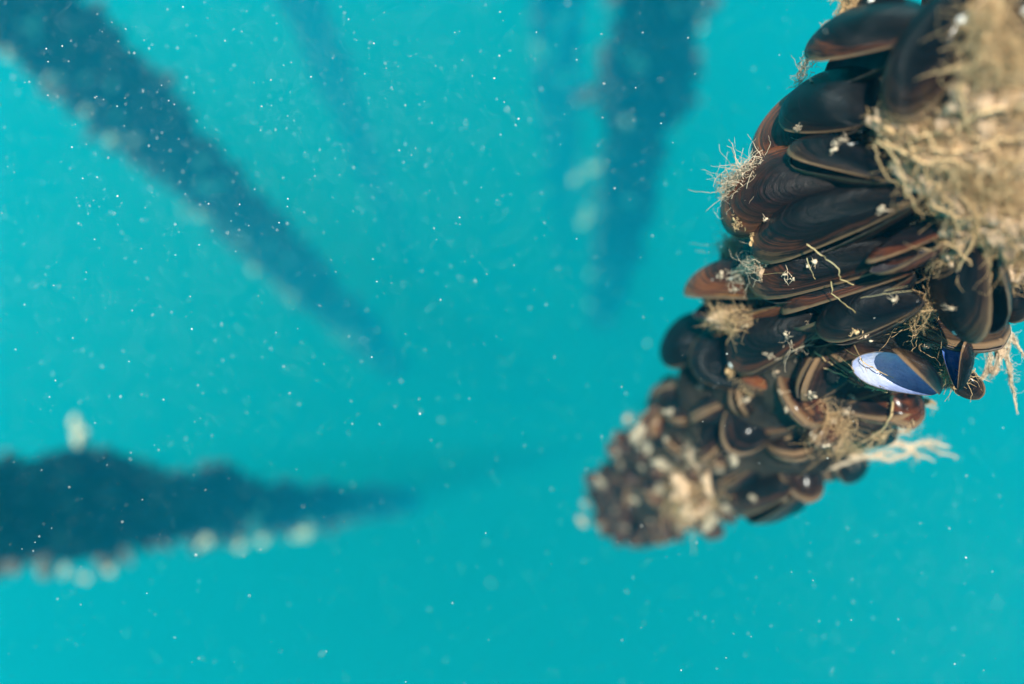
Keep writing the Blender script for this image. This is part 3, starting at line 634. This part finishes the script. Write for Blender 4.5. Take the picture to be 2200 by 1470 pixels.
BIND = [(1640, 645), (1742, 692), (1692, 850), (1832, 882), (1932, 602), (1572, 792), (1992, 862), (1762, 945), (1662, 760), (1902, 880), (1945, 905), (1620, 520), (1700, 935), (2010, 735), (1850, 705), (1590, 470), (1725, 270)]
for a, b in BIND:
    V = []; Fs = []; sc = near_surface(a, b)/F; c = HS(a, b, -.003); k = sc*rg.uniform(16, 26); turn = rg.uniform(0, 6.28)
    ln = (CAMX*math.cos(turn)+CAMY*math.sin(turn))*k
    fibres([(c-ln, k*.25), (c+CAMZ*k*.15, k*.55), (c+ln*.9, k*.2)], 22, rg, .9, .9, .00026, V, Fs, .75, 12)
    for q in range(2): felt_blob(c+rv(rg)*k*.3, (ln*.3, ln.cross(CAMZ)*.16, CAMZ*k*.15), rg, V, Fs, 9)
    tag(ob('fibre_binding', mesh('fibre_binding', V, Fs, [rg.choice((M_FIB, M_FIBW))])), 'matted tan strands lodged in a gap between shells of the near rope', 'fibre tuft', 'strands binding the shells')

# ------------------------------------------------------------------ the ropes behind
def far_mussel_geo(p, d, side, L, w, V, Fs):
    base = len(V); nrm = d.cross(side).normalized(); n = 6
    for f, r in ((0, .15), (.25, .75), (.6, 1), (.88, .7), (1, .15)):
        for k in range(n):
            a = 2*math.pi*k/n
            V.append(p+d*L*f+side*math.cos(a)*w*r+nrm*math.sin(a)*w*.7*r)
    for i in range(4):
        for k in range(n): Fs.append((base+i*n+k, base+i*n+(k+1) % n, base+(i+1)*n+(k+1) % n, base+(i+1)*n+k))
def far_rope(pts, label, n, seed, pales, plabel, fs=1.0, more=0):
    FS_ = FS*fs
    d0 = pts[0][2]
    def far(d): return d0*FS_*(d/d0)**1.33      # haze fade built into the shape: lower ends bent farther away
    pts = [(a, b, far(d), h) for a, b, d, h in pts]
    AX, L = interp_axis(pts, 90); rg = random.Random(seed)
    for i in range(90): AX[i, 3] *= 1+.42*noise.noise(Vector((i*.23, seed, 0)))+.28*noise.noise(Vector((i*.6, seed, 3)))
    root = ob('mussel_rope', tube_mesh('mussel_rope', AX, .74, M_ROPE, seed=seed, lump=.14)); tag(root, label, 'rope', 'hanging mussel ropes')
    V = []; Fs = []
    for k in range(int(n*2.2)):
        i = rg.uniform(0, len(AX)-1.01); a = int(i)
        c = Vector(AX[a, :3]).lerp(Vector(AX[a+1, :3]), i-a); R = AX[a, 3]
        ax, u, b = frame(AX[a+1, :3]-AX[a, :3]); th = rg.uniform(0, 6.283); nn = u*math.cos(th)+b*math.sin(th)
        d = (nn*rg.uniform(.5, 1)+rv(rg)*.45).normalized(); s = d.cross(rv(rg)).normalized()
        far_mussel_geo(c+nn*R*.60, d, s, R*rg.uniform(.28, .46)*(1.5 if rg.random() < .12 else 1), R*rg.uniform(.09, .15), V, Fs)
    cr = ob('mussel_crust', mesh('mussel_crust', V, Fs, [M_CRUST]), root); cr['kind'] = 'stuff'
    for k in range(more):
        i = rg.uniform(.15, .9)*(len(AX)-2); a = int(i); c = Vector(AX[a, :3]).lerp(Vector(AX[a+1, :3]), i-a); R = AX[a, 3]
        ax = Vector(AX[a+1, :3]-AX[a, :3]).normalized(); to = (-c-ax*(-c).dot(ax)).normalized(); sd = ax.cross(to)
        if sd.dot(CAMX*-.6+CAMY*-.8) < 0: sd = -sd
        th = rg.uniform(-.5, 1.4); p = c+(to*math.cos(th)+sd*math.sin(th))*R*1.0; r = R*rg.uniform(.05, .17); V2 = []; F2 = []
        felt_blob(p, (ax*r*rg.uniform(.8, 1.6), sd*r, to*r*.7), rg, V2, F2, 9)
        tag(ob('pale_growth', mesh('pale_growth', V2, F2, [M_PALE])), plabel, 'growth', 'pale growths on the far ropes')
    for a, b, d, rr, lab in pales:
        d = far(d)
        V2 = []; F2 = []; r = rr*d/F*.52
        for k in range(5):
            turn = rg.uniform(0, 3); e = rg.uniform(.55, 1.0)
            felt_blob(P(a, b, d)+rv(rg)*r*(.0 if k == 0 else .75), ((CAMX*math.cos(turn)+CAMY*math.sin(turn))*r*1.35*e, (CAMY*math.cos(turn)-CAMX*math.sin(turn))*r*.8*e, CAMZ*r*.9*e), rg, V2, F2, 9)
        tag(ob('pale_growth', mesh('pale_growth', V2, F2, [M_PALE])), lab or plabel, 'growth', 'pale growths on the far ropes')
    return root
UL = [(-350, -384, .68, 170), (-97, -138, .82, 145), (125, 75, 1.02, 128), (298, 248, 1.23, 96), (448, 392, 1.51, 76), (610, 555, 2.0, 60), (740, 682, 2.72, 42), (850, 792, 3.9, 32)]
far_rope(UL, 'blurred mussel rope slanting in from the top corner, pale growths along its lower side', 900, 51,
 [(72, 50, .88, 24, 'large tan-pink growth near the very top corner'), (122, 172, 1.0, 18, 'bright cream growth on the lower side, uppermost of its row'), (190, 240, 1.08, 14, None), (240, 245, 1.10, 15, None), (240, 300, 1.15, 17, None), (290, 300, 1.15, 10, None), (180, 170, 1.0, 12, None),
  (360, 385, 1.35, 12, None), (440, 402, 1.38, 19, 'long pale green growth alone in the middle of the corner rope'), (520, 510, 1.65, 14, None), (570, 535, 1.75, 14, None), (545, 575, 1.85, 13, None), (620, 590, 2.0, 11, None), (715, 618, 2.4, 15, 'round pale growth lowest on the corner rope where it fades'), (240, 185, 1.05, 12, None), (20, 120, .9, 12, None)],
 'small pale blurred growth on the mussel rope that runs in from the top corner', .92, 34)
LL = [(-400, 1120, .60, 200), (-150, 1112, .715, 175), (60, 1100, .86, 140), (175, 1085, .97, 138), (250, 1092, 1.06, 112), (450, 1085, 1.38, 82), (640, 1092, 1.95, 52), (780, 1085, 2.8, 34), (880, 1078, 4.2, 28)]
far_rope(LL, 'darkest blurred mussel rope entering from the side edge, a bright growth on its ridge', 1000, 52,
 [(170, 928, .83, 21, 'brightest cream growth on top of the dark side rope'), (240, 1222, .95, 13, 'cream dot at the notch in the lower side of the dark rope'), (140, 1222, .88, 12, None), (90, 1215, .86, 12, None), (180, 1240, .9, 12, None), (65, 1175, .84, 9, None), (440, 1155, 1.3, 15, None), (465, 1140, 1.32, 13, None), (510, 1155, 1.4, 18, None),
  (565, 1165, 1.55, 16, None), (648, 1145, 1.8, 23, 'large pale growth lowest in the row under the dark rope'), (540, 1035, 1.5, 11, None), (765, 1100, 2.5, 12, None), (305, 990, 1.1, 9, None)],
 'small cream growth in the row along the lower side of the dark side rope', .62, 20)
TC = [(1480, -420, .75, 140), (1440, -160, .91, 120), (1412, 0, 1.05, 120), (1400, 120, 1.18, 116), (1372, 230, 1.36, 84), (1360, 340, 1.55, 72), (1342, 450, 1.83, 58), (1322, 560, 2.24, 46), (1302, 640, 2.68, 36), (1292, 680, 3.0, 32)]
far_rope(TC, 'blurred mussel rope hanging straight down from the middle of the top edge', 900, 53,
 [(1455, 20, .98, 17, None), (1495, 10, .98, 15, None), (1500, 50, 1.0, 13, None), (1365, 140, 1.1, 22, 'largest pale streak on the rope from the top edge'), (1345, 112, 1.1, 15, None), (1360, 95, 1.1, 13, None), (1265, 360, 1.55, 17, 'pale growth sticking out from the side of the top-edge rope'), (1235, 385, 1.6, 14, None), (1288, 362, 1.55, 14, None), (1285, 465, 1.8, 13, None), (1255, 467, 1.8, 20, 'rounded pale growth sticking out lowest from the top-edge rope'), (1300, 440, 1.7, 12, None), (1285, 590, 2.3, 17, None), (1290, 540, 2.1, 13, None), (1360, 230, 1.3, 13, None)],
 'small pale blurred growth on the rope that hangs from the top edge', 1.1, 30)
FA = [(560, -260, 1.75, 75), (660, 30, 2.3, 58), (730, 200, 2.8, 48), (800, 380, 3.6, 38), (880, 570, 5.2, 26), (960, 760, 9, 15)]
far_rope(FA, 'faintest mussel rope, a dim dark band between the corner rope and the top-edge rope', 500, 54, [], '', 1.6)
FB = [(1190, -240, 1.7, 85), (1195, 0, 2.2, 70), (1200, 190, 2.8, 55), (1205, 400, 3.9, 36), (1210, 600, 6, 22)]
far_rope(FB, 'faint pale mussel rope close beside the rope from the top edge', 500, 55,
 [(1170, 110, 2.3, 26, None), (1210, 170, 2.5, 30, None), (1190, 60, 2.2, 24, None), (1200, 240, 2.9, 20, None), (1215, 30, 2.1, 24, None)], 'hazy pale growth on the faint rope beside the top-edge rope', 1.45)

# ------------------------------------------------------------------ drifting plankton
rs = np.random.RandomState(3)
T = (1+5**.5)/2
ICO = np.array([(-1, T, 0), (1, T, 0), (-1, -T, 0), (1, -T, 0), (0, -1, T), (0, 1, T), (0, -1, -T), (0, 1, -T), (T, 0, -1), (T, 0, 1), (-T, 0, -1), (-T, 0, 1)])/math.hypot(1, T)
ICF = np.array([(0, 11, 5), (0, 5, 1), (0, 1, 7), (0, 7, 10), (0, 10, 11), (1, 5, 9), (5, 11, 4), (11, 10, 2), (10, 7, 6), (7, 1, 8), (3, 9, 4), (3, 4, 2), (3, 2, 6), (3, 6, 8), (3, 8, 9), (4, 9, 5), (2, 4, 11), (6, 2, 10), (8, 6, 7), (9, 8, 1)])
n1, n2, n3 = 34000+3100, 9000, 30000; n = n1+n2+n3
def swarm(px, py, d, spread, k):
    c = P(px, py, d); return np.array([c.x, c.y, c.z])+rs.normal(0, 1, (k, 3))*spread
pos = np.concatenate([np.stack([rs.uniform(-.55, .55, 34000), rs.uniform(-.45, .45, 34000), -rs.uniform(.10, .45, 34000)], 1),
                      swarm(620, 180, .19, (.055, .035, .035), 2100), swarm(250, 650, .19, (.04, .04, .035), 700), swarm(1900, 1300, .2, (.05, .03, .035), 300),
                      np.stack([rs.uniform(-1.6, 1.6, n2), rs.uniform(-1.4, 1.4, n2), -rs.uniform(.2, 1.8, n2)], 1),
                      swarm(620, 180, .75, (.20, .13, .2), 16000), swarm(150, 650, .8, (.14, .12, .2), 8000), swarm(2150, 1380, .8, (.12, .12, .2), 6000)])
pos = pos[(pos[:, 2] < -.1)]; n = len(pos)
size = np.where(np.arange(n) < n1, .00004+.00014*rs.rand(n)**3, .00014+.00030*rs.rand(n)**4)
V = (pos[:, None, :]+ICO[None]*size[:, None, None]*(0.6+.8*rs.rand(n, 1, 3))).reshape(-1, 3)
Fc = (ICF[None]+12*np.arange(n)[:, None, None]).reshape(-1, 3)
pm = mesh('plankton', V.tolist(), Fc.tolist(), [M_SNOW])
tag(ob('plankton', pm), 'tiny white plankton specks drifting in the turquoise water', 'plankton', kind='stuff')
